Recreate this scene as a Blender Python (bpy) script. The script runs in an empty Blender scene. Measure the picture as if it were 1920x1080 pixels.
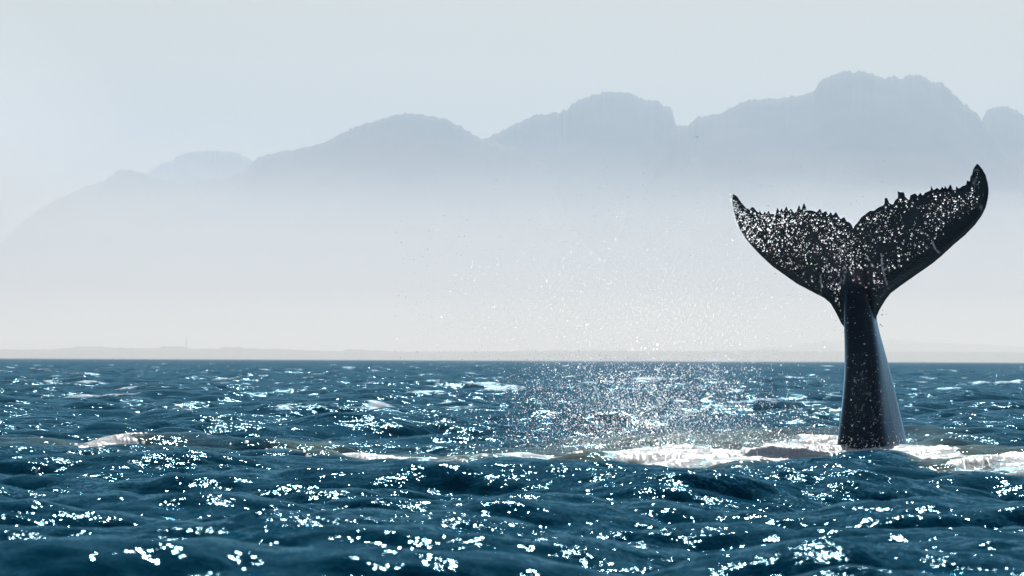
import bpy, bmesh, math, random
import numpy as np
from mathutils import Vector, Matrix

R = math.radians
random.seed(7)
rng = np.random.default_rng(11)
scene = bpy.context.scene
col = scene.collection

# ------------------------------------------------------------------ camera
# 200 mm telephoto held 1.55 m above the water in a small boat
PX = 10650.0            # focal length in pixels of the 1920 x 1080 photograph
H = 1.55
PITCH = 134.0 / PX
ROLL = math.atan(8.0 / 1920.0)
fw = Vector((0, math.cos(PITCH), math.sin(PITCH)))
rt = Vector((math.cos(ROLL), 0, math.sin(ROLL)))
up = rt.cross(fw).normalized()
rt = fw.cross(up).normalized()
CAM = Vector((0, 0, H))
cam_d = bpy.data.cameras.new('camera')
cam_d.sensor_width = 36.0
cam_d.lens = 36.0 * PX / 1920.0
cam_d.clip_start = 0.5
cam_d.clip_end = 90000.0
cam_d.dof.use_dof = True
cam_d.dof.focus_distance = 110.0
cam_d.dof.aperture_fstop = 6.3
cam = bpy.data.objects.new('camera', cam_d)
col.objects.link(cam)
cam.matrix_world = Matrix(((rt.x, up.x, -fw.x, CAM.x), (rt.y, up.y, -fw.y, CAM.y),
                           (rt.z, up.z, -fw.z, CAM.z), (0, 0, 0, 1)))
scene.camera = cam


def at(px, py, Y):
    """point at depth Y in the direction of a pixel of the photograph"""
    d = fw + rt * ((px - 960.0) / PX) + up * ((540.0 - py) / PX)
    return CAM + d * (Y / d.y)


def hor(px):
    return 674.0 + (px - 960.0) * 8.0 / 1920.0


# ------------------------------------------------------------------ sky, sun, exposure
SUN_EL, SUN_AZ = R(36.0), R(2.5)     # ahead of the camera, to the left
world = bpy.data.worlds.new('World')
scene.world = world
world.use_nodes = True
wn = world.node_tree
sky = wn.nodes.new('ShaderNodeTexSky')
sky.sky_type = 'NISHITA'
sky.sun_disc = False
sky.sun_elevation = SUN_EL
sky.sun_rotation = SUN_AZ
sky.altitude = 0
sky.air_density = 1.0
sky.dust_density = 1.3
sky.ozone_density = 1.6
wn.links.new(sky.outputs[0], wn.nodes['Background'].inputs[0])
wn.nodes['Background'].inputs[1].default_value = 0.05
sd = bpy.data.lights.new('sun', 'SUN')
sd.energy = 4.8
sd.angle = R(0.53)
sd.color = (1.0, 0.97, 0.93)
sun = bpy.data.objects.new('sun', sd)
col.objects.link(sun)
sdir = Vector((math.sin(SUN_AZ) * math.cos(SUN_EL), math.cos(SUN_AZ) * math.cos(SUN_EL), math.sin(SUN_EL)))
sun.rotation_euler = sdir.to_track_quat('Z', 'Y').to_euler()
sun.location = (-40, 60, 60)
vs = scene.view_settings
vs.view_transform = 'Standard'
vs.look = 'None'
vs.exposure = -0.06
vs.gamma = 1.0
vs.use_curve_mapping = False
cy = scene.cycles
cy.use_denoising = True
cy.use_adaptive_sampling = False
cy.volume_bounces = 0
cy.max_bounces = 8
cy.sample_clamp_indirect = 0.0


# ------------------------------------------------------------------ helpers
def mat(name):
    m = bpy.data.materials.new(name)
    m.use_nodes = True
    n = m.node_tree.nodes
    return m, n, m.node_tree.links, n['Principled BSDF']


def tag(o, label=None, cat=None, group=None, kind=None):
    for k, v in (('label', label), ('category', cat), ('group', group), ('kind', kind)):
        if v:
            o[k] = v
    return o


def mesh_np(name, v, quads=None, tris=None, material=None, smooth=True, parent=None):
    me = bpy.data.meshes.new(name)
    v = np.asarray(v, np.float32)
    me.vertices.add(len(v))
    me.vertices.foreach_set('co', v.ravel())
    fs = quads if quads is not None else tris
    k = fs.shape[1]
    me.loops.add(fs.size)
    me.loops.foreach_set('vertex_index', fs.astype(np.int32).ravel())
    me.polygons.add(len(fs))
    me.polygons.foreach_set('loop_start', np.arange(0, fs.size, k, dtype=np.int32))
    me.polygons.foreach_set('loop_total', np.full(len(fs), k, np.int32))
    me.update(calc_edges=True)
    me.polygons.foreach_set('use_smooth', np.full(len(fs), smooth, bool))
    if material:
        me.materials.append(material)
    o = bpy.data.objects.new(name, me)
    col.objects.link(o)
    o.parent = parent
    return o


def attr(o, name, values):
    a = o.data.attributes.new(name, 'FLOAT', 'POINT')
    a.data.foreach_set('value', np.asarray(values, np.float32))


def grid_quads(nr, nc):
    i = np.arange(nr - 1)[:, None] * nc + np.arange(nc - 1)[None, :]
    return np.stack([i, i + 1, i + nc + 1, i + nc], -1).reshape(-1, 4)


def sm(x, a, b):
    t = np.clip((x - a) / (b - a), 0, 1)
    return t * t * (3 - 2 * t)


def vnoise(x, y, seed=0):
    """smooth 2-D value noise in 0..1"""
    xi, yi = np.floor(x), np.floor(y)
    fx, fy = x - xi, y - yi
    fx, fy = fx * fx * (3 - 2 * fx), fy * fy * (3 - 2 * fy)

    def h(a, b):
        n = np.sin(a * 127.1 + b * 311.7 + seed * 74.7) * 43758.5453
        return n - np.floor(n)
    return (h(xi, yi) * (1 - fx) * (1 - fy) + h(xi + 1, yi) * fx * (1 - fy)
            + h(xi, yi + 1) * (1 - fx) * fy + h(xi + 1, yi + 1) * fx * fy)


def fbm(x, y, oct=4, seed=0):
    s, a, t = 0, 0.5, 0
    for i in range(oct):
        s = s + a * vnoise(x * 2 ** i, y * 2 ** i, seed + i)
        t += a
        a *= 0.5
    return s / t


# ------------------------------------------------------------------ sea surface
WAVE_DIR = np.array([0.34, -0.94])


def wave_tile(n, L, lmin, lmax, peak, spread, seed):
    """periodic patch of wind sea: height and horizontal (choppy) displacement"""
    g = np.random.default_rng(seed)
    k1 = np.fft.fftfreq(n, L / n) * 2 * math.pi
    kx, ky = np.meshgrid(k1, k1, indexing='ij')
    k = np.hypot(kx, ky)
    k[0, 0] = 1e-6
    kp = 2 * math.pi / peak
    c = (kx * WAVE_DIR[0] + ky * WAVE_DIR[1]) / k
    P = np.exp(-1.25 * (kp / k) ** 2) / k ** 3.6 * (0.10 + np.abs(c) ** spread)
    P *= (k < 2 * math.pi / lmin) * (k > 2 * math.pi / lmax)
    A = np.sqrt(P) * (g.normal(size=(n, n)) + 1j * g.normal(size=(n, n)))
    h = np.fft.ifft2(A).real
    hx = np.fft.ifft2(A * -1j * kx / k).real
    hy = np.fft.ifft2(A * -1j * ky / k).real
    s = h.std()
    return [h / s, hx / s, hy / s], n, L


def tile_sample(tile, x, y):
    f, n, L = tile
    u, v = (x / L * n) % n, (y / L * n) % n
    i, j = u.astype(int) % n, v.astype(int) % n
    fu, fv = u - np.floor(u), v - np.floor(v)
    i2, j2 = (i + 1) % n, (j + 1) % n
    return [a[i, j] * (1 - fu) * (1 - fv) + a[i2, j] * fu * (1 - fv) + a[i, j2] * (1 - fu) * fv + a[i2, j2] * fu * fv
            for a in f]


T_LONG = wave_tile(1024, 171.0, 2.2, 34.0, 9.5, 4, 3)
T_MID = wave_tile(1024, 61.0, 0.75, 2.2, 9.5, 2, 4)
T_SHORT = wave_tile(512, 17.3, 0.22, 0.75, 9.5, 2, 5)
WHALE_D = 95.0
WX = at(1635, 845, WHALE_D).x


def mounds(x, y):
    """the few single waves round the whale that the picture shows"""
    def g(px, Y, sx, sy, a):
        return a * np.exp(-((x - at(px, 800, Y).x) / sx) ** 2 - ((y - Y) / sy) ** 2)
    return (g(1560, 84.5, 1.6, 2.2, 0.05) + g(1730, 103.0, 0.55, 1.2, 0.16) + g(1820, 101.5, 0.7, 1.2, 0.10)
            - g(1150, 85.0, 3.2, 4.0, 0.10) - g(1840, 84.0, 1.0, 4.0, 0.10)
            + g(1635, 94.6, 0.85, 1.3, 0.06) + g(330, 80.0, 1.1, 1.6, 0.10) + g(610, 84.0, 0.35, 1.0, 0.10) + g(1960, 60.0, 0.6, 1.6, 0.20))


def sea(x, y, step=0.1):
    """displaced position of the sea at rest coordinates x, y"""
    r = np.hypot(x, y)
    w2 = 1 - 0.8 * sm(step, 0.4, 2.5)
    w3 = 1 - sm(step, 0.10, 0.34)
    calm = 1 - 0.28 * np.exp(-((y - 88.0) / 9.0) ** 2 - ((x - 2.0) / 9.0) ** 2)
    calm = calm * (1 - 0.85 * np.exp(-((y - 94.0) / 6.0) ** 2 - ((x - WX + 1.0) / 3.5) ** 2))
    swell = 1 - 0.35 * sm(r, 200, 2000)
    a = tile_sample(T_LONG, x + 31.0, y + 12.0)
    b = tile_sample(T_MID, x, y)
    c = tile_sample(T_SHORT, x, y)
    A1, A2, A3 = 0.135 * calm * swell, 0.040 * w2, 0.013 * w3
    z = A1 * a[0] + A2 * b[0] + A3 * c[0] + mounds(x, y)
    dx = 1.05 * (A1 * a[1] + A2 * b[1] + A3 * c[1])
    dy = 1.05 * (A1 * a[2] + A2 * b[2] + A3 * c[2])
    return x + dx, y + dy, z


FOAM_PX = np.array([380, 450, 600, 700, 850, 1000, 1100, 1250, 1400, 1500, 1560, 1620, 1700, 1750, 1800, 1920, 2050], float)
FOAM_FAR = np.array([853, 853, 850, 859, 860, 859, 855, 850, 847, 843, 838, 844, 847, 851, 858, 868, 872], float)
FOAM_NEAR = np.array([857, 859, 868, 873, 874, 876, 880, 886, 884, 872, 864, 860, 866, 880, 888, 894, 896], float)


def foam_masks(x, y):
    """how white (foam) and how milky (bubbles under the surface) the water is"""
    Y = np.maximum(y, 5.0)
    px = 960 + x / Y * PX
    py = hor(px) + H / Y * PX
    far = np.interp(px, FOAM_PX, FOAM_FAR)
    near = np.interp(px, FOAM_PX, FOAM_NEAR)
    n1 = fbm(x * 1.1, y * 0.5, 4, 3)
    n2 = fbm(x * 3.1, y * 1.3, 3, 9)
    wob = (n1 - 0.5) * 9
    t = (py + wob - far) / (near - far)
    on = sm(px, 380, 620)
    band = sm(t, -0.12, 0.15) * (1 - sm(t, 0.75, 1.15)) * on
    white = band * np.clip(1.15 - 0.75 * sm(t, 0.25, 0.9) * (1 - sm(px, 1000, 1200) * (1 - sm(px, 1420, 1600))), 0, 1)
    white *= 0.55 + 0.45 * sm(px, 900, 1150)
    milk = sm(t, -1.1, 0.1) * (1 - sm(t, 1.0, 1.5)) * sm(px, 300, 600)
    # the smaller broken wave further along the slick
    p2 = np.exp(-((px - 205) / 72) ** 4 - ((py + wob * 0.6 - 851) / 10) ** 4)
    white = np.maximum(white, 0.62 * p2)
    milk = np.maximum(milk, 0.6 * np.exp(-((px - 170) / 200) ** 2 - ((py - 848) / 10) ** 2))
    milk = np.maximum(milk, 0.55 * np.exp(-((px - 1740) / 60) ** 2 - ((py - 832) / 11) ** 2))
    ring = np.exp(-((np.hypot((x - WX) / 0.95, (y - WHALE_D) / 1.15) - 0.85) / 0.30) ** 2)
    white = np.maximum(white, 0.9 * ring)
    ok = (y > 60) & (y < 115)
    return np.where(ok, np.clip(white * (0.6 + 0.8 * n2), 0, 1), 0), np.where(ok, np.clip(milk, 0, 1), 0)


m_sea, n, L, bs = mat('sea_water')
geo = n.new('ShaderNodeNewGeometry')
tc = n.new('ShaderNodeTexCoord')


def ripple(scale, stretch, amp, detail, seed):
    mp = n.new('ShaderNodeMapping')
    mp.inputs['Scale'].default_value = (1.0, stretch, 1.0)
    mp.inputs['Location'].default_value = (seed * 3.7, seed * 1.9, seed)
    mp.inputs['Rotation'].default_value = (0, 0, 0.3)
    L.new(tc.outputs['Object'], mp.inputs[0])
    tx = n.new('ShaderNodeTexNoise')
    tx.inputs['Scale'].default_value = scale
    tx.inputs['Detail'].default_value = detail
    tx.inputs['Roughness'].default_value = 0.55
    L.new(mp.outputs[0], tx.inputs['Vector'])
    su = n.new('ShaderNodeVectorMath')
    su.operation = 'SUBTRACT'
    su.inputs[1].default_value = (0.5, 0.5, 0.5)
    L.new(tx.outputs['Color'], su.inputs[0])
    mu = n.new('ShaderNodeVectorMath')
    mu.operation = 'MULTIPLY'
    mu.inputs[1].default_value = (amp, amp, 0)
    L.new(su.outputs[0], mu.inputs[0])
    return mu


r1 = ripple(2.4, 2.2, 0.90, 2.0, 1)
r2 = ripple(20.0, 1.3, 0.80, 1.5, 2)
r0 = ripple(0.55, 1.2, 1.5, 2.0, 3)
gust = n.new('ShaderNodeTexNoise')
gust.inputs['Scale'].default_value = 0.22
gust.inputs['Detail'].default_value = 3
L.new(tc.outputs['Object'], gust.inputs['Vector'])
gr = n.new('ShaderNodeMapRange')
gr.inputs[1].default_value, gr.inputs[2].default_value = 0.35, 0.68
gr.inputs[3].default_value, gr.inputs[4].default_value = 0.45, 1.25
L.new(gust.outputs[0], gr.inputs[0])
ad = n.new('ShaderNodeVectorMath'); ad.operation = 'ADD'
L.new(r1.outputs[0], ad.inputs[0]); L.new(r2.outputs[0], ad.inputs[1])
# waves too small for the mesh far out at sea
a_l = n.new('ShaderNodeAttribute'); a_l.attribute_name = 'fine_waves'
s0 = n.new('ShaderNodeVectorMath'); s0.operation = 'SCALE'
L.new(r0.outputs[0], s0.inputs[0]); L.new(a_l.outputs['Fac'], s0.inputs['Scale'])
ad0 = n.new('ShaderNodeVectorMath'); ad0.operation = 'ADD'
L.new(ad.outputs[0], ad0.inputs[0]); L.new(s0.outputs[0], ad0.inputs[1])
ad = ad0
sc = n.new('ShaderNodeVectorMath'); sc.operation = 'SCALE'
L.new(ad.outputs[0], sc.inputs[0]); L.new(gr.outputs[0], sc.inputs['Scale'])
ad2 = n.new('ShaderNodeVectorMath'); ad2.operation = 'ADD'
L.new(geo.outputs['Normal'], ad2.inputs[0]); L.new(sc.outputs[0], ad2.inputs[1])
nz = n.new('ShaderNodeVectorMath'); nz.operation = 'NORMALIZE'
L.new(ad2.outputs[0], nz.inputs[0])
a_f = n.new('ShaderNodeAttribute'); a_f.attribute_name = 'foam'
a_m = n.new('ShaderNodeAttribute'); a_m.attribute_name = 'milk'
# lacy foam: attribute against fine noise
fn = n.new('ShaderNodeTexNoise')
fn.inputs['Scale'].default_value = 5.0
fn.inputs['Detail'].default_value = 6
fn.inputs['Roughness'].default_value = 0.7
L.new(tc.outputs['Object'], fn.inputs['Vector'])
fa = n.new('ShaderNodeMath'); fa.operation = 'ADD'
L.new(a_f.outputs['Fac'], fa.inputs[0]); L.new(fn.outputs[0], fa.inputs[1])
fr = n.new('ShaderNodeMapRange')
fr.inputs[1].default_value, fr.inputs[2].default_value = 0.86, 1.12
L.new(fa.outputs[0], fr.inputs[0])
c1 = n.new('ShaderNodeMix'); c1.data_type = 'RGBA'
c1.inputs['A'].default_value = (0.0002, 0.062, 0.112, 1)
c1.inputs['B'].default_value = (0.16, 0.20, 0.17, 1)
L.new(a_m.outputs['Fac'], c1.inputs['Factor'])
c2 = n.new('ShaderNodeMix'); c2.data_type = 'RGBA'
c2.inputs['B'].default_value = (0.80, 0.80, 0.78, 1)
L.new(c1.outputs['Result'], c2.inputs['A']); L.new(fr.outputs[0], c2.inputs['Factor'])
n.remove(bs)
body = n.new('ShaderNodeBsdfDiffuse')
L.new(c2.outputs['Result'], body.inputs['Color']); L.new(nz.outputs[0], body.inputs['Normal'])
gloss = n.new('ShaderNodeBsdfGlossy')
gloss.distribution = 'BECKMANN'
gloss.inputs['Color'].default_value = (0.40, 0.78, 1.0, 1)
L.new(nz.outputs[0], gloss.inputs['Normal'])
fres = n.new('ShaderNodeFresnel'); fres.inputs['IOR'].default_value = 1.08
L.new(nz.outputs[0], fres.inputs['Normal'])
wet = n.new('ShaderNodeMath'); wet.operation = 'MULTIPLY'
inv = n.new('ShaderNodeMapRange'); inv.inputs[3].default_value, inv.inputs[4].default_value = 0.44, 0.06
L.new(fr.outputs[0], inv.inputs[0])
L.new(fres.outputs[0], wet.inputs[0]); L.new(inv.outputs[0], wet.inputs[1])
mx = n.new('ShaderNodeMixShader')
L.new(wet.outputs[0], mx.inputs[0]); L.new(body.outputs[0], mx.inputs[1]); L.new(gloss.outputs[0], mx.inputs[2])
L.new(mx.outputs[0], n['Material Output'].inputs['Surface'])
ro = n.new('ShaderNodeMapRange')
ro.inputs[3].default_value, ro.inputs[4].default_value = 0.085, 0.7
L.new(fr.outputs[0], ro.inputs[0]); L.new(ro.outputs[0], gloss.inputs['Roughness'])

r_near = np.geomspace(2.0, 27.0, 50)[:-1]
r_mid = np.exp(np.arange(math.log(27.0), math.log(420.0), 0.0021))
r_far = np.exp(np.arange(math.log(420.0), math.log(9500.0), 0.0042))
r_end = np.geomspace(9800.0, 29000.0, 12)
rr = np.concatenate([r_near, r_mid, r_far, r_end])
out = np.geomspace(0.135, 1.25, 22)[1:]
ss = np.concatenate([-out[::-1], np.linspace(-0.135, 0.135, 470), out])
X = ss[None, :] * (rr[:, None] + 12.0)
Y = np.repeat(rr[:, None], len(ss), 1)
step = np.maximum(np.gradient(rr)[:, None], (np.gradient(ss)[None, :] * (rr[:, None] + 12.0)))
sx, sy, sz = sea(X.ravel(), Y.ravel(), step.ravel())
foam, milk = foam_masks(sx, sy)
sea_o = mesh_np('sea', np.stack([sx, sy, sz], -1), quads=grid_quads(len(rr), len(ss)), material=m_sea)
caps = sm(fbm(sx * 0.35, sy * 0.12, 4, 21) + 0.22 * np.clip(sz / 0.14, -2, 2), 0.95, 1.2) * sm(sy, 45, 110)
attr(sea_o, 'foam', np.maximum(foam, caps * (0.30 + 0.45 * fbm(sx * 1.7, sy * 0.6, 3, 23))))
attr(sea_o, 'milk', milk)
attr(sea_o, 'fine_waves', sm(step.ravel(), 0.3, 2.0))
tag(sea_o, 'choppy deep blue sea glittering with sun glints', kind='structure')


# ------------------------------------------------------------------ mountains, coast
m_mt, n, L, bs = mat('mountain_rock_and_scrub')
tc = n.new('ShaderNodeTexCoord')
tx = n.new('ShaderNodeTexNoise'); tx.inputs['Scale'].default_value = 0.006; tx.inputs['Detail'].default_value = 8
L.new(tc.outputs['Object'], tx.inputs['Vector'])
cr = n.new('ShaderNodeValToRGB')
cr.color_ramp.elements[0].position, cr.color_ramp.elements[1].position = 0.35, 0.68
cr.color_ramp.elements[0].color, cr.color_ramp.elements[1].color = (0.035, 0.05, 0.025, 1), (0.12, 0.105, 0.085, 1)
L.new(tx.outputs[0], cr.inputs[0]); L.new(cr.outputs[0], bs.inputs['Base Color'])
bs.inputs['Roughness'].default_value = 0.95


def mountain(name, pts, D, depth, label, seed, cols=420):
    """a ridge whose skyline runs through the given pixels, built at its own distance"""
    p = np.array(pts, float)
    px = np.linspace(p[0, 0], p[-1, 0], cols)
    jag = (fbm(px * 0.09, px * 0 + seed, 4, seed) - 0.5) * 8.0 + (fbm(px * 0.40, px * 0 + 3, 2, seed + 5) - 0.5) * 6.0
    py = np.interp(px, p[:, 0], p[:, 1])
    hgt = np.maximum((hor(px) - py) * D / PX, 0.0)
    jag = jag * D / PX * sm(hgt, 0, 200)
    k_ = np.ones(41) / 41
    soft = np.convolve(np.pad(hgt, 20, mode='edge'), k_, 'valid')
    xx = (px - 960) / PX * D
    t = np.concatenate([np.linspace(0, 1, 30), 1 + np.linspace(0.06, 1, 12)])
    prof = np.where(t <= 1, t ** 0.85, np.clip(2 - t, 0, 1))
    yy = D + (t - 1) * depth
    Xg, Tg = np.meshgrid(xx, t)
    rough = (fbm((Xg + 700.0 * Tg) / 420.0, Tg * 2.2, 4, seed + 2) - 0.5) * 0.16 * np.clip(1 - np.abs(Tg - 0.5) * 2, 0, 1) ** 0.6
    near_top = sm(Tg, 0.75, 1.0) * (1 - sm(Tg, 1.0, 1.2))
    Z = (soft[None, :] * (1 - near_top) + (hgt + jag)[None, :] * near_top) * np.clip(prof[:, None] + rough * (Tg < 0.97), 0, 0.999 + 0.001 * (Tg == 1)) - 1.0 * (prof[:, None] <= 0)
    Yg = np.repeat(yy[:, None], cols, 1) + (fbm(Xg / 400.0, Tg * 0, 3, seed) - 0.5) * 300
    o = mesh_np(name, np.stack([Xg * Yg / D, Yg, Z], -1).reshape(-1, 3), quads=grid_quads(len(t), cols), material=m_mt)
    return tag(o, label, kind='structure')


mountain('mountain', [(-700, 640), (-300, 560), (0, 455), (45, 412), (75, 390), (110, 372), (150, 352), (195, 338), (212, 322), (235, 316), (262, 319),
                      (282, 334), (340, 338), (420, 334), (455, 322), (478, 300), (500, 290), (545, 281), (590, 271), (620, 260), (655, 243),
                      (690, 229), (720, 221), (745, 213), (765, 210), (800, 216), (835, 222), (860, 236), (890, 252), (910, 260), (960, 275),
                      (1060, 330), (1200, 420), (1350, 560)],
         20500, 2600, 'long hazy ridge with a rounded double summit', 1)
mountain('mountain', [(780, 520), (830, 380), (880, 290), (912, 259), (930, 248), (960, 234), (1000, 216), (1030, 214), (1062, 206), (1070, 196),
                      (1095, 182), (1130, 174), (1160, 171), (1180, 175), (1198, 184), (1225, 187), (1240, 197), (1257, 202), (1263, 222),
                      (1268, 232), (1285, 242), (1350, 330), (1420, 440), (1500, 560)],
         21200, 2600, 'hazy flat domed mountain with a steep notch beside it', 2)
mountain('mountain', [(1060, 560), (1150, 420), (1230, 290), (1262, 240), (1280, 235), (1298, 228), (1306, 217), (1326, 216), (1334, 211), (1344, 214),
                      (1362, 203), (1380, 194), (1400, 187), (1440, 183), (1500, 181), (1525, 171), (1536, 155), (1556, 141), (1585, 134),
                      (1612, 133), (1630, 138), (1640, 144), (1672, 142), (1690, 146), (1700, 141), (1728, 140), (1745, 150), (1762, 153),
                      (1778, 162), (1798, 184), (1818, 202), (1830, 208), (1841, 226), (1900, 300), (2000, 420), (2100, 560)],
         20000, 2600, 'tallest hazy mountain with a broad craggy summit', 3)
mountain('mountain', [(1700, 560), (1780, 380), (1830, 240), (1841, 223), (1850, 204), (1868, 197), (1885, 198), (1920, 214), (1960, 225),
                      (2050, 190), (2200, 240), (2500, 420), (2700, 560)],
         21500, 2600, 'hazy shoulder of a mountain beyond the deep saddle', 4)
mountain('mountain', [(150, 440), (220, 370), (270, 326), (290, 312), (320, 300), (345, 288), (375, 283), (410, 281), (440, 285), (460, 293),
                      (472, 302), (530, 330), (620, 400), (680, 440)],
         27500, 2200, 'faint far hill showing behind the low end of the ridge', 5)

m_co, n, L, bs = mat('coast_sand_and_scrub')
tc = n.new('ShaderNodeTexCoord')
tx = n.new('ShaderNodeTexNoise'); tx.inputs['Scale'].default_value = 0.02; tx.inputs['Detail'].default_value = 6
L.new(tc.outputs['Object'], tx.inputs['Vector'])
cr = n.new('ShaderNodeValToRGB')
cr.color_ramp.elements[0].color, cr.color_ramp.elements[1].color = (0.04, 0.055, 0.05, 1), (0.13, 0.13, 0.12, 1)
L.new(tx.outputs[0], cr.inputs[0]); L.new(cr.outputs[0], bs.inputs['Base Color'])
bs.inputs['Roughness'].default_value = 0.95


def coast(name, pts, D, label, seed):
    p = np.array(pts, float)
    px = np.linspace(p[0, 0], p[-1, 0], 1500)
    bump = (fbm(px * 0.13, px * 0, 3, seed) - 0.5) * 2.0 + (fbm(px * 0.5, px * 0, 2, seed + 3) - 0.5) * 1.6
    hgt = np.maximum((np.interp(px, p[:, 0], p[:, 1]) + bump) * D / PX + H, 0.5)
    xx = (px - 960) / PX * D
    t = np.array([0, 0.15, 0.4, 0.7, 1.0, 1.3, 1.7, 2.4, 8.0])
    prof = np.array([-0.1, 0.12, 0.45, 0.8, 1.0, 0.85, 0.5, 0.25, 0.15])
    yy = D + (t - 1) * 260
    Z = hgt[None, :] * prof[:, None]
    Z[-2:] = 2.0
    Xg = np.repeat(xx[None, :], len(t), 0)
    Yg = np.repeat(yy[:, None], len(px), 1)
    o = mesh_np(name, np.stack([Xg * Yg / D, Yg, Z], -1).reshape(-1, 3), quads=grid_quads(len(t), len(px)), material=m_co)
    return tag(o, label, kind='structure')


COAST = [(-900, 13), (0, 15.5), (95, 15), (120, 17.5), (150, 21), (190, 21.5), (210, 19), (300, 18.5), (303, 22), (345, 21), (352, 18), (410, 18),
         (418, 21), (455, 21), (462, 18.5), (540, 17), (600, 15), (645, 14.5), (650, 18), (670, 17), (760, 14), (930, 15), (1000, 17), (1300, 19), (1500, 18),
         (2000, 17), (2900, 14)]
coast('coast', COAST, 9000, 'low hazy strip of shore along the horizon', 31)
coast('hill', [(1180, 0), (1330, 18), (1450, 26), (1530, 35), (1580, 39), (1640, 40), (1700, 39), (1740, 36), (1790, 33), (1850, 32), (1950, 26),
               (2100, 20), (2500, 12), (2800, 0)], 11500, 'low rounded hazy hill behind the shore strip', 32)

# thin mast on the shore
m_steel, n, L, bs = mat('grey_painted_steel')
bs.inputs['Base Color'].default_value = (0.10, 0.11, 0.12, 1)
bs.inputs['Metallic'].default_value = 0.3
bs.inputs['Roughness'].default_value = 0.5
MAST_D = 8860.0
mtop, mbot = at(349.5, 629, MAST_D), at(349.5, 652, MAST_D)
mast = bpy.data.objects.new('radio_mast', None)
col.objects.link(mast)
mast.location = (mbot.x, MAST_D, 6.0)
tag(mast, 'thin tall radio mast rising from the hazy shore', 'mast')


def tube_bm(bm, a, b, ra, rb, seg=8):
    a, b = Vector(a), Vector(b)
    z = (b - a).normalized()
    x = z.orthogonal().normalized()
    y = z.cross(x)
    va = [bm.verts.new(a + (x * math.cos(i * 2 * math.pi / seg) + y * math.sin(i * 2 * math.pi / seg)) * ra) for i in range(seg)]
    vb = [bm.verts.new(b + (x * math.cos(i * 2 * math.pi / seg) + y * math.sin(i * 2 * math.pi / seg)) * rb) for i in range(seg)]
    for i in range(seg):
        bm.faces.new((va[i], va[(i + 1) % seg], vb[(i + 1) % seg], vb[i]))
    bm.faces.new(va[::-1])
    bm.faces.new(vb)


def bm_obj(name, bm, m, parent=None):
    me = bpy.data.meshes.new(name)
    bm.to_mesh(me)
    bm.free()
    me.materials.append(m)
    o = bpy.data.objects.new(name, me)
    col.objects.link(o)
    o.parent = parent
    return o


MH = mtop.z - 6.0
bm = bmesh.new()
tube_bm(bm, (0, 0, 0), (0, 0, MH * 0.72), 0.75, 0.55)
tube_bm(bm, (0, 0, MH * 0.72), (0, 0, MH), 0.45, 0.25)
bm_obj('pole', bm, m_steel, mast)
for zf, w in ((0.70, 1.6), (0.84, 1.1)):
    bm = bmesh.new()
    tube_bm(bm, (-w, 0, MH * zf), (w, 0, MH * zf), 0.3, 0.3)
    tube_bm(bm, (0, -w, MH * zf), (0, w, MH * zf), 0.3, 0.3)
    bm_obj('cross_arm', bm, m_steel, mast)
bm = bmesh.new()
tube_bm(bm, (0, 0, -3.0), (0, 0, 0.3), 2.2, 1.8)
bm_obj('footing', bm, m_steel, mast)

# ------------------------------------------------------------------ whale
YAW = R(22.0)
S = Vector((math.cos(YAW), -math.sin(YAW), 0))       # along the flukes, towards the lobe that is nearer
NV = Vector((-math.sin(YAW), -math.cos(YAW), 0))     # out of the flukes, towards the boat
AX = at(1612, 560, WHALE_D).x                        # axis of the tail


def on_fluke(px, py):
    p = at(px, py, WHALE_D)
    u = (p.x - AX) / math.cos(YAW)
    return u, p.z


def fl(pts, ox, oy, s):
    return [(ox + x / s, oy + y / s) for x, y in pts]


TR_L = fl([(1340, 740), (1330, 690), (1310, 655), (1275, 640), (1255, 603), (1225, 615), (1200, 590), (1180, 558), (1150, 582), (1130, 552), (1110, 582),
           (1085, 543), (1050, 557), (1028, 522), (1000, 547), (950, 530), (905, 525), (877, 470), (848, 532), (830, 488), (800, 542), (775, 547),
           (750, 516), (725, 537), (705, 497), (675, 542), (658, 510), (640, 542), (615, 508), (600, 562), (570, 555), (545, 562), (528, 533),
           (505, 562), (487, 536), (475, 562), (450, 547), (437, 520), (430, 547), (400, 525), (372, 498), (350, 498), (330, 522), (318, 503), (300, 502),
           (265, 465), (235, 430), (205, 385), (165, 360)], 1340, 290, 5.143)
LE_L = [(1604, 640), (1590, 622), (1579, 607), (1570, 588), (1560, 570), (1548, 559), (1529, 549), (1497, 532), (1466, 510)] + \
    fl([(570, 1078), (450, 970), (370, 890), (290, 800), (230, 710), (190, 620), (165, 530), (152, 440), (152, 372)], 1340, 290, 5.143)
TR_R = fl([(2, 740), (12, 690), (40, 660), (80, 605), (120, 575), (160, 545), (200, 540), (232, 518), (262, 500), (285, 490), (300, 470), (305, 433),
           (322, 428), (345, 467), (380, 477), (400, 440), (425, 420), (430, 366), (478, 374), (495, 410), (530, 438), (545, 400), (585, 383), (610, 402),
           (632, 375), (655, 397), (680, 370), (705, 360), (725, 350), (730, 316), (755, 347), (785, 328), (810, 347), (830, 319), (845, 342),
           (858, 312), (875, 342), (903, 302), (920, 347), (950, 347), (955, 315), (975, 337), (1010, 310), (1040, 300), (1050, 260), (1075, 272),
           (1078, 225), (1095, 200), (1100, 160), (1125, 115), (1135, 96)], 1600, 290, 5.143)
LE_R = [(1618, 650), (1632, 628), (1638, 612), (1642, 598), (1648.6, 582), (1660, 563), (1669, 551), (1686, 538)] + \
    fl([(740, 1060), (830, 980), (930, 880), (1030, 790), (1120, 690), (1180, 600), (1215, 520), (1235, 430), (1240, 350), (1232, 280),
        (1215, 210), (1185, 150), (1150, 106)], 1600, 290, 5.143)


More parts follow.
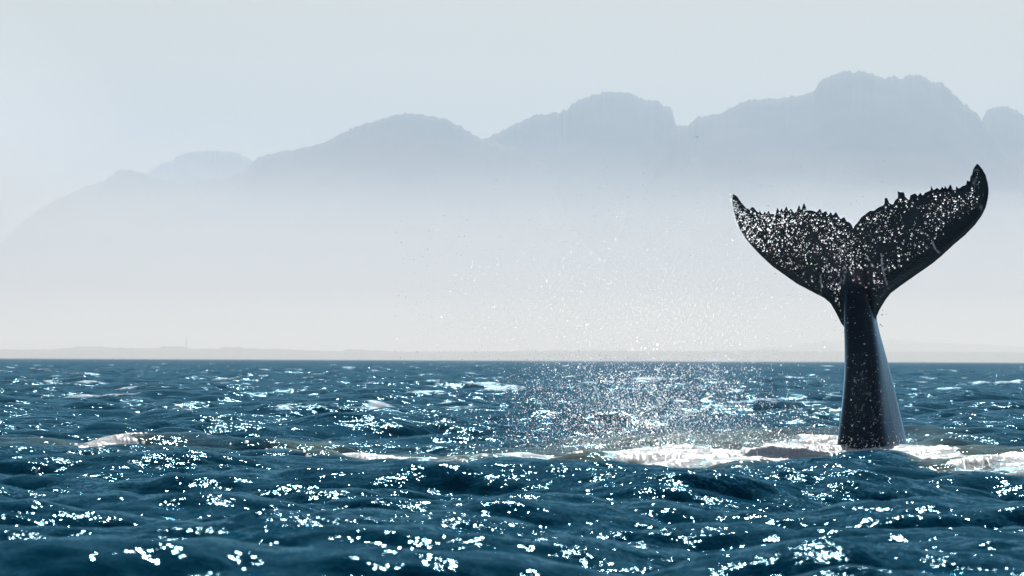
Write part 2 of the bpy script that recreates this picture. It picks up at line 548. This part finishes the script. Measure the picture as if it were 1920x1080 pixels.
def resample(pts, n, power=1.0):
    p = np.array([on_fluke(*q) for q in pts])
    s = np.concatenate([[0], np.cumsum(np.hypot(*np.diff(p, axis=0).T))])
    t = np.linspace(0, 1, n) ** power * s[-1]
    return np.stack([np.interp(t, s, p[:, 0]), np.interp(t, s, p[:, 1])], -1)


def lobe(tr, le, side):
    nu, nv = 340, 28
    T, E = resample(tr, nu), resample(le, nu)
    pad = np.pad(T, ((15, 15), (0, 0)), mode='reflect', reflect_type='odd')
    mean = np.stack([np.convolve(pad[:, c], np.ones(31) / 31, 'valid') for c in (0, 1)], -1)
    wt = np.linspace(0, 1, nu)[:, None]
    T = T + 0.35 * (T - mean) * sm(wt, 0.04, 0.10) * (1 - sm(wt, 0.86, 0.95))     # ragged trailing edge
    u = np.linspace(0, 1, nu)[:, None]
    v = (np.linspace(0, 1, nv) ** 1.4)[None, :]
    Xs = E[:, :1] * (1 - v) + T[:, :1] * v
    Zs = E[:, 1:] * (1 - v) + T[:, 1:] * v
    th = 2.2 * (0.2969 * np.sqrt(v) - 0.126 * v - 0.3516 * v ** 2 + 0.2843 * v ** 3 - 0.1015 * v ** 4 * 0.75) / 0.22
    half = (0.020 + 0.145 * (1 - u) ** 0.9) * np.clip(th / 1.0 * 0.5, 0, 1.2) + 0.008 * (v > 0.9)
    cam_ = -0.16 * np.abs(Xs / 2.2) ** 2.2 + 0.05 * np.sin(np.clip(np.abs(Xs) / 2.2, 0, 1) * math.pi)  # lobes curl away at the tips
    base = np.array([AX, WHALE_D, 0])
    Sv, Nv = np.array(S), np.array(NV)
    out = []
    for sg in (1, -1):
        off = cam_ + sg * half
        P = base + Xs[..., None] * Sv + off[..., None] * Nv
        P[..., 2] = Zs
        out.append(P.reshape(-1, 3))
    V = np.concatenate(out)
    q = grid_quads(nu, nv)
    q2 = q[:, ::-1] + nu * nv
    rim = []
    idx = np.arange(nu * nv).reshape(nu, nv)
    loop = np.concatenate([idx[:, 0], idx[-1, 1:], idx[-2::-1, -1], idx[0, -2:0:-1]])
    for a, b in zip(loop, np.roll(loop, -1)):
        rim.append((b, a, a + nu * nv, b + nu * nv))
    return V, np.concatenate([q, q2, np.array(rim)])


def stock():
    # photo row, left edge, right edge, half depth
    rows = [(455, 1600, 1612, 0.03), (480, 1596, 1618, 0.10), (501, 1591, 1626, 0.17), (533, 1586, 1634, 0.27), (570, 1582, 1642, 0.37),
            (607, 1581, 1647, 0.45), (640, 1581, 1656, 0.52), (680, 1580, 1666, 0.57), (720, 1577, 1675, 0.62), (760, 1573, 1684, 0.67),
            (800, 1569, 1695, 0.74), (840, 1566, 1706, 0.82), (900, 1560, 1722, 0.95), (1000, 1546, 1750, 1.15), (1200, 1520, 1800, 1.5)]
    rows = np.array(rows, float)
    yy = np.linspace(rows[0, 0], rows[-1, 0], 120)
    R_ = [np.interp(yy, rows[:, 0], rows[:, i]) for i in range(4)]
    k = np.ones(7) / 7
    R_ = [np.convolve(np.pad(a, 3, mode='edge'), k, 'valid') for a in R_]
    ring = 56
    th = np.linspace(0, 2 * math.pi, ring, endpoint=False)
    V = []
    for y, xl, xr, b in zip(*R_):
        p = at((xl + xr) / 2, y, WHALE_D)
        app = (xr - xl) / 2 * WHALE_D / PX
        b = 1.12 * b
        tw = R(13.0 + 4.0 * float(sm(np.array(y), 560, 860)))
        St = np.array((math.cos(tw), -math.sin(tw), 0)); Nt = np.array((-math.sin(tw), -math.cos(tw), 0))
        cs, sn = np.cos(th), np.sin(th)
        a1 = np.sign(cs) * np.abs(cs) ** 0.62
        b_ = b * np.sign(sn) * np.abs(sn) ** 0.62
        w = app
        for _ in range(12):
            w *= 1 + 0.8 * (app / np.abs(w * a1 * math.cos(tw) - b_ * math.sin(tw)).max() - 1)
            w = max(w, 0.3 * app)
        a_ = w * a1
        mus = 1 + 0.035 * np.sin(3 * th + y * 0.013) + 0.02 * np.sin(5 * th - y * 0.02)
        yc = WHALE_D - (p.x - AX) * math.tan(YAW) * (1 - float(sm(np.array(y), 600, 900)))
        P = np.array([p.x, yc, p.z]) + (a_ * mus)[:, None] * St + (b_ * mus)[:, None] * Nt
        # keep the middle line in the plane that is seen edge on
        V.append(P)
    V = np.array(V)
    nr = len(V)
    q = []
    for i in range(nr - 1):
        for j in range(ring):
            q.append((i * ring + j, (i + 1) * ring + j, (i + 1) * ring + (j + 1) % ring, i * ring + (j + 1) % ring))
    V = V.reshape(-1, 3)
    return V, q, [list(range(ring)), list(range((nr - 1) * ring, nr * ring))[::-1]]


vl, ql = lobe(TR_L, LE_L, -1)
vr, qr = lobe(TR_R, LE_R, 1)
vst, qst, caps_ = stock()
allv = np.concatenate([vl, vr, vst])
faces = [tuple(f) for f in ql] + [tuple(f + len(vl)) for f in qr] + \
    [tuple(np.array(f) + len(vl) + len(vr)) for f in qst] + [tuple(np.array(f) + len(vl) + len(vr)) for f in caps_]
tmp = bpy.data.meshes.new('whale_parts')
tmp.from_pydata([tuple(v) for v in allv], [], [tuple(int(i) for i in f) for f in faces])
bm = bmesh.new(); bm.from_mesh(tmp)
bmesh.ops.recalc_face_normals(bm, faces=bm.faces[:])
bm.to_mesh(tmp); bm.free()
tmp_o = bpy.data.objects.new('whale_parts', tmp)
col.objects.link(tmp_o)
md = tmp_o.modifiers.new('remesh', 'REMESH'); md.mode = 'VOXEL'; md.voxel_size = 0.011
md = tmp_o.modifiers.new('smooth', 'SMOOTH'); md.factor = 0.5; md.iterations = 2
dg = bpy.context.evaluated_depsgraph_get()
wm = bpy.data.meshes.new_from_object(tmp_o.evaluated_get(dg))
wm.name = 'whale_tail'
bpy.data.objects.remove(tmp_o)
bpy.data.meshes.remove(tmp)
co = np.empty(len(wm.vertices) * 3, np.float32)
wm.vertices.foreach_get('co', co)
co = co.reshape(-1, 3)
org = np.array([AX, WHALE_D, 0], np.float32)
wm.vertices.foreach_set('co', (co - org).ravel())
wm.polygons.foreach_set('use_smooth', np.ones(len(wm.polygons), bool))
whale = bpy.data.objects.new('whale', wm)
whale.location = org
col.objects.link(whale)
tag(whale, 'dark wet whale tail with serrated flukes raised upright out of the sea', 'whale')

# old scars, pale patches and one painted highlight on the skin, in the tail's own plane
wu = ((co[:, 0] - AX) * S.x + (co[:, 1] - WHALE_D) * S.y)
wnrm = (co[:, 0] - AX) * NV.x + (co[:, 1] - WHALE_D) * NV.y
wpx = 960 + co[:, 0] / co[:, 1] * PX
wz = co[:, 2]


def seg_mask(pts, w):
    m = np.zeros(len(co))
    q = [on_fluke(*p) for p in pts]
    for (ax, az), (bx, bz) in zip(q[:-1], q[1:]):
        dx, dz = bx - ax, bz - az
        t = np.clip(((wu - ax) * dx + (wz - az) * dz) / (dx * dx + dz * dz), 0, 1)
        d = np.hypot(wu - ax - t * dx, wz - az - t * dz)
        m = np.maximum(m, 1 - sm(d, w * 0.5, w))
    return m


front = wnrm > -0.12
nz_ = fbm(wu * 9, wz * 9, 3, 40)
nf_ = fbm(wu * 30, wz * 30, 3, 41)
mark = np.zeros(len(co))
mark = np.maximum(mark, 0.55 * seg_mask([(1654, 477), (1657, 505), (1664, 530), (1668, 548)], 0.017) * sm(nf_, 0.25, 0.6))
mark = np.maximum(mark, 0.7 * seg_mask([(1746, 455), (1751, 468), (1757, 475)], 0.018) * sm(nf_, 0.2, 0.5))
mark = np.maximum(mark, 0.35 * seg_mask([(1543, 515), (1544, 535), (1543, 552)], 0.015) * sm(nf_, 0.3, 0.6))
mark = np.maximum(mark, 0.30 * seg_mask([(1625, 478), (1634, 492), (1640, 500)], 0.018) * sm(nf_, 0.35, 0.65))
mark = np.maximum(mark, 0.30 * seg_mask([(1588, 500), (1583, 530)], 0.05) * sm(nf_, 0.4, 0.7))  # highlight on the stock's left edge, painted into the skin colour
pale = np.maximum(seg_mask([(1820, 325), (1813, 345)], 0.075), seg_mask([(1836, 368), (1830, 392)], 0.06)) * sm(nz_, 0.30, 0.62)
mark = np.maximum(mark, 0.28 * pale)
mark = np.maximum(mark, 0.28 * seg_mask([(1376, 372), (1390, 385)], 0.04) * sm(nz_, 0.3, 0.6))
fleck = sm(fbm(wu * 34, wz * 15, 4, 44), 0.60, 0.76) * sm(fbm(wu * 3, wz * 2, 2, 47), 0.42, 0.65) * sm(2.4 - wz, 0.3, 2.0) * (wz < 2.2)
mark = np.maximum(mark, 0.30 * fleck)
a = wm.attributes.new('mark', 'FLOAT', 'POINT')
a.data.foreach_set('value', (mark * front).astype(np.float32))

m_wh, n, L, bs = mat('wet_whale_skin')
tc = n.new('ShaderNodeTexCoord')
am = n.new('ShaderNodeAttribute'); am.attribute_name = 'mark'
tx = n.new('ShaderNodeTexNoise'); tx.inputs['Scale'].default_value = 5; tx.inputs['Detail'].default_value = 6
L.new(tc.outputs['Object'], tx.inputs['Vector'])
cr = n.new('ShaderNodeValToRGB')
cr.color_ramp.elements[0].position, cr.color_ramp.elements[1].position = 0.35, 0.75
cr.color_ramp.elements[0].color, cr.color_ramp.elements[1].color = (0.002, 0.003, 0.005, 1), (0.006, 0.009, 0.013, 1)
L.new(tx.outputs[0], cr.inputs[0])
cm = n.new('ShaderNodeMix'); cm.data_type = 'RGBA'
cm.inputs['B'].default_value = (0.42, 0.48, 0.54, 1)
L.new(cr.outputs[0], cm.inputs['A']); L.new(am.outputs['Fac'], cm.inputs['Factor'])
t2 = n.new('ShaderNodeTexNoise'); t2.inputs['Scale'].default_value = 26; t2.inputs['Detail'].default_value = 4
L.new(tc.outputs['Object'], t2.inputs['Vector'])
bp = n.new('ShaderNodeBump'); bp.inputs['Strength'].default_value = 0.35; bp.inputs['Distance'].default_value = 0.012
L.new(t2.outputs[0], bp.inputs['Height'])
n.remove(bs)
body = n.new('ShaderNodeBsdfDiffuse')
L.new(cm.outputs['Result'], body.inputs['Color']); L.new(bp.outputs[0], body.inputs['Normal'])
gloss = n.new('ShaderNodeBsdfGlossy')
gloss.distribution = 'BECKMANN'
gloss.inputs['Color'].default_value = (0.50, 0.78, 1.0, 1)
gloss.inputs['Roughness'].default_value = 0.24
L.new(bp.outputs[0], gloss.inputs['Normal'])
fres = n.new('ShaderNodeFresnel'); fres.inputs['IOR'].default_value = 1.55
L.new(bp.outputs[0], fres.inputs['Normal'])
mx = n.new('ShaderNodeMixShader')
L.new(fres.outputs[0], mx.inputs[0]); L.new(body.outputs[0], mx.inputs[1]); L.new(gloss.outputs[0], mx.inputs[2])
L.new(mx.outputs[0], n['Material Output'].inputs['Surface'])
wm.materials.clear()
wm.materials.append(m_wh)

# ------------------------------------------------------------------ foam and spray (past counting)
m_fo, n, L, bs = mat('white_foam')
bs.inputs['Base Color'].default_value = (0.80, 0.82, 0.82, 1)
bs.inputs['Roughness'].default_value = 0.45
tl = n.new('ShaderNodeBsdfTranslucent'); tl.inputs[0].default_value = (0.85, 0.85, 0.83, 1)
mx = n.new('ShaderNodeMixShader'); mx.inputs[0].default_value = 0.5
L.new(bs.outputs[0], mx.inputs[1]); L.new(tl.outputs[0], mx.inputs[2])
L.new(mx.outputs[0], n['Material Output'].inputs['Surface'])

m_dr, n, L, bs = mat('water_drop')
bs.inputs['Base Color'].default_value = (1, 1, 1, 1)
bs.inputs['Transmission Weight'].default_value = 1.0
bs.inputs['Roughness'].default_value = 0.2
bs.inputs['IOR'].default_value = 1.2



def ico():
    b = bmesh.new()
    bmesh.ops.create_icosphere(b, subdivisions=1, radius=1.0)
    v = np.array([q.co[:] for q in b.verts])
    f = np.array([[w.index for w in q.verts] for q in b.faces])
    b.free()
    return v, f


ICO_V, ICO_F = ico()


def blobs(name, P, rad, material, squash=1.0, jitter=0.0, smooth=True):
    n_ = len(P)
    V = np.repeat(ICO_V[None], n_, 0)
    if jitter:
        V = V * (1 + rng.uniform(-jitter, jitter, (n_, len(ICO_V), 1)))
    ang = rng.uniform(0, 6.28, n_)
    c, s = np.cos(ang)[:, None], np.sin(ang)[:, None]
    V = np.stack([V[..., 0] * c - V[..., 1] * s, V[..., 0] * s + V[..., 1] * c, V[..., 2] * squash], -1)
    V = V * rad[:, None, None] + P[:, None, :]
    F = (ICO_F[None] + (np.arange(n_) * len(ICO_V))[:, None, None]).reshape(-1, 3)
    return mesh_np(name, V.reshape(-1, 3), tris=F, material=material, smooth=smooth)


# churned foam: a lumpy crust on the water wherever the slick is white
def foam_crust(x0, x1, y0, y1, dx, dy):
    gx, gy = np.meshgrid(np.arange(x0, x1, dx), np.arange(y0, y1, dy))
    nr, nc = gx.shape
    x_, y_, z_ = sea(gx.ravel(), gy.ravel())
    w_, _ = foam_masks(x_, y_)
    lump = fbm(x_ * 2.3, y_ * 1.1, 3, 55)
    fine = fbm(x_ * 21.0, y_ * 6.5, 3, 56)
    pile = np.exp(-((x_ - (WX - 1.15)) / 0.85) ** 2 - ((y_ - 93.5) / 2.4) ** 2)
    hgt = w_ - 0.62 + 1.5 * (fine - 0.5) + 0.9 * (lump - 0.5)
    z_ = z_ + np.clip(hgt, -0.05, 1) * (0.010 + 0.018 * lump + 0.03 * pile) + 0.014 * (fine - 0.5) * (hgt > 0) - 0.006
    q = grid_quads(nr, nc)
    q = q[(hgt[q].max(1) > 0.0)]
    used, inv_ = np.unique(q, return_inverse=True)
    return np.stack([x_, y_, z_], -1)[used], inv_.reshape(q.shape)


fv, fq = foam_crust(-8.0, 9.6, 74.0, 100.0, 0.016, 0.06)
foam_o = mesh_np('foam', fv, quads=fq, material=m_fo)
tag(foam_o, 'white churned foam trailing along the water from the whale', kind='stuff')

# drops: a curtain flung off the flukes drifting down to the water
pts = []


def cloud(nn, fpx, fpy, d0, d1):
    for x_, y_, d_ in zip(fpx(nn), fpy(nn), rng.uniform(d0, d1, nn)):
        p = at(x_, y_, d_)
        if p.z > 0.02:
            pts.append(p[:])


G = rng.normal
cloud(9500, lambda k: 1190 + 125 * G(size=k) + 0 * k, lambda k: 660 + 225 * rng.beta(1.6, 1.1, k), 90, 99)
cloud(4500, lambda k: 880 + 580 * rng.beta(2.2, 1.7, k), lambda k: 670 + 200 * rng.beta(1.3, 1.3, k), 90, 99)
cloud(5000, lambda k: 1200 + 150 * G(size=k), lambda k: 690 + 185 * rng.beta(1.8, 1.1, k), 90, 99)
n_low = len(pts)
cloud(4600, lambda k: 1220 + 150 * G(size=k), lambda k: 300 + 380 * rng.beta(2.6, 1.1, k), 91, 99)
cloud(1500, lambda k: rng.uniform(740, 1560, k), lambda k: 380 + 300 * rng.beta(1.8, 1.0, k), 91, 99)
cloud(200, lambda k: rng.uniform(1120, 1760, k), lambda k: rng.uniform(285, 430, k), 91, 99)
n_high = len(pts)
cloud(1300, lambda k: 1500 + 50 * G(size=k), lambda k: 858 - 60 * rng.exponential(0.5, k), 91, 96)
cloud(700, lambda k: rng.uniform(1545, 1725, k), lambda k: 858 - 16 * rng.exponential(0.7, k), 91.5, 94.3)


def over_lobe(tr, le, nn, vmin, umax, bias):
    T, E = resample(tr, 300), resample(le, 300)
    u = rng.beta(1.0, bias, nn) * umax
    i = (u * 299).astype(int)
    v = rng.uniform(vmin, 0.97, nn)
    ok = fbm(u * 5.0, v * 4.0, 3, 91 + int(bias * 10)) + rng.uniform(-0.25, 0.25, nn) > 0.47
    ok &= (u > 0.12) | (v > 0.55)
    u, i, v = u[ok], i[ok], v[ok]
    Xs = E[i, 0] * (1 - v) + T[i, 0] * v
    Zs = E[i, 1] * (1 - v) + T[i, 1] * v
    for a_, z_, f_ in zip(Xs, Zs, rng.uniform(2.0, 7.0, len(u))):
        q = Vector((AX, WHALE_D, z_)) + S * a_
        d = (q - CAM)
        pts.append((CAM + d * (1 - f_ / d.y))[:])


n_lobe = -len(pts)
over_lobe(TR_L, LE_L, 3300, 0.10, 1.0, 1.3)
over_lobe(TR_R, LE_R, 1500, 0.22, 0.97, 1.5)
n_lobe += len(pts)
cloud(260, lambda k: rng.uniform(1582, 1660, k), lambda k: rng.uniform(520, 830, k), 92.5, 94)
P = np.array(pts)
rad = 0.0035 + 0.0032 * rng.exponential(1, len(P))
rad = np.minimum(rad, 0.014)
rad[n_low:n_high] *= 0.72
rad[n_low - 5000:n_low] *= 0.6
rad[-n_lobe - 260:] = np.minimum(0.0022 + 0.0042 * rng.exponential(1, n_lobe + 260), 0.016)
spray = blobs('spray', P, rad, m_dr)
tag(spray, 'cloud of glittering water drops flung beside the whale tail', kind='stuff')

# ------------------------------------------------------------------ two gulls far off
m_bird, n, L, bs = mat('dark_feathers')
bs.inputs['Base Color'].default_value = (0.03, 0.03, 0.035, 1)
bs.inputs['Roughness'].default_value = 0.8


def seabird(px, py, Yd, span, bank, head, label):
    bm = bmesh.new()
    # body of revolution: bill, head, breast, tail
    prof = [(-0.24, 0.004), (-0.20, 0.018), (-0.15, 0.035), (-0.11, 0.032), (-0.03, 0.055), (0.08, 0.05), (0.17, 0.025), (0.26, 0.018)]
    rings = []
    for y_, r_ in prof:
        rings.append([bm.verts.new((r_ * math.cos(k * math.pi / 4) * (2.0 if y_ > 0.2 else 1.0), y_, r_ * math.sin(k * math.pi / 4) * (0.35 if y_ > 0.2 else 1.0)))
                      for k in range(8)])
    for r0, r1_ in zip(rings[:-1], rings[1:]):
        for k in range(8):
            bm.faces.new((r0[k], r0[(k + 1) % 8], r1_[(k + 1) % 8], r1_[k]))
    bm.faces.new(rings[0]); bm.faces.new(rings[-1][::-1])
    for sg in (-1, 1):
        st = [(0.03, -0.05, 0.10, 0.02), (0.25, -0.10, 0.05, 0.10), (0.45, -0.06, 0.06, 0.09), (0.62, 0.05, 0.09, 0.04)]
        tops = []
        for x_, y0, y1, z_ in st:
            tops.append([bm.verts.new((sg * x_ * span, y0, z_ + 0.008)), bm.verts.new((sg * x_ * span, y1, z_)),
                         bm.verts.new((sg * x_ * span, y0, z_ - 0.008))])
        for a0, a1 in zip(tops[:-1], tops[1:]):
            for k in range(3):
                bm.faces.new((a0[k], a0[(k + 1) % 3], a1[(k + 1) % 3], a1[k]))
        bm.faces.new(tops[-1])
    bmesh.ops.recalc_face_normals(bm, faces=bm.faces[:])
    o = bm_obj('seabird', bm, m_bird)
    o.location = at(px, py, Yd)
    o.rotation_euler = (0, R(bank), R(head))
    return tag(o, label, 'bird')


seabird(1300.5, 258.5, 1150, 1.0, -22, 10, 'dark seabird in flight, the longer of two before the mountains')
seabird(1307.5, 256.8, 1250, 0.8, -25, 75, 'dark seabird in flight, the shorter of two before the mountains')

# ------------------------------------------------------------------ air
def air(name, density, colour, aniso):
    m = bpy.data.materials.new(name)
    m.use_nodes = True
    nt = m.node_tree
    nt.nodes.remove(nt.nodes['Principled BSDF'])
    pv = nt.nodes.new('ShaderNodeVolumePrincipled')
    pv.inputs['Color'].default_value = (*colour, 1)
    pv.inputs['Density'].default_value = density
    pv.inputs['Anisotropy'].default_value = aniso
    nt.links.new(pv.outputs[0], nt.nodes['Material Output'].inputs['Volume'])
    return m


def closed(name, sect, x0f, density, colour, aniso, label):
    """closed body of air: cross-section polygon (y, z) swept sideways"""
    b = bmesh.new()
    A = [b.verts.new((-x0f(y), y, z)) for y, z in sect]
    B = [b.verts.new((x0f(y), y, z)) for y, z in sect]
    k = len(sect)
    b.faces.new(A); b.faces.new(B[::-1])
    for i in range(k):
        b.faces.new((A[i], B[i], B[(i + 1) % k], A[(i + 1) % k]))
    bmesh.ops.recalc_face_normals(b, faces=b.faces[:])
    m = air(name + '_air', density, colour, aniso)
    o = bm_obj(name, b, m)
    return tag(o, label, kind='stuff')


closed('haze', [(-400, -4), (31000, -4), (31000, 1250), (-400, 1250)], lambda y: 40000.0, 5.5e-5, (0.665, 0.825, 0.99), 0.4,
       'thin blue haze over the bay')
# the mist bank: closed body with an uneven roof that climbs towards the mountains
MX = np.linspace(-22000.0, 22000.0, 161)
MY = np.array([5200.0, 9400.0, 11500.0, 13500.0, 15000.0, 16000.0, 16600.0, 17000.0])
MZ = np.array([20.0, 120.0, 245.0, 365.0, 455.0, 530.0, 600.0, 690.0])
b = bmesh.new()
roof, flr = [], []
for y_, z_ in zip(MY, MZ):
    k_ = 1.06 + 0.10 * np.tanh(-(MX + 900.0) / 500.0) + 0.60 * sm(-MX, 1080.0, 1600.0) + 0.10 * (fbm(MX / 900.0 + y_ / 2500.0, MX * 0 + y_ / 3000.0, 2, 77) - 0.5)
    roof.append([b.verts.new((x_, y_, z_ * q_)) for x_, q_ in zip(MX, k_)])
    flr.append([b.verts.new((x_, y_, -2.0)) for x_ in MX])
for i_ in range(len(MY) - 1):
    for j_ in range(len(MX) - 1):
        b.faces.new((roof[i_][j_], roof[i_][j_ + 1], roof[i_ + 1][j_ + 1], roof[i_ + 1][j_]))
        b.faces.new((flr[i_][j_], flr[i_ + 1][j_], flr[i_ + 1][j_ + 1], flr[i_][j_ + 1]))
    for j_, f_ in ((0, 0), (len(MX) - 1, 1)):
        b.faces.new((flr[i_][j_], roof[i_][j_], roof[i_ + 1][j_], flr[i_ + 1][j_]))
for i_ in (0, len(MY) - 1):
    for j_ in range(len(MX) - 1):
        b.faces.new((flr[i_][j_], flr[i_][j_ + 1], roof[i_][j_ + 1], roof[i_][j_]))
bmesh.ops.recalc_face_normals(b, faces=b.faces[:])
tag(bm_obj('mist_bank', b, air('mist_air', 2.8e-4, (1.0, 0.965, 0.90), 0.505)), 'pale mist lying low below the mountains', kind='stuff')
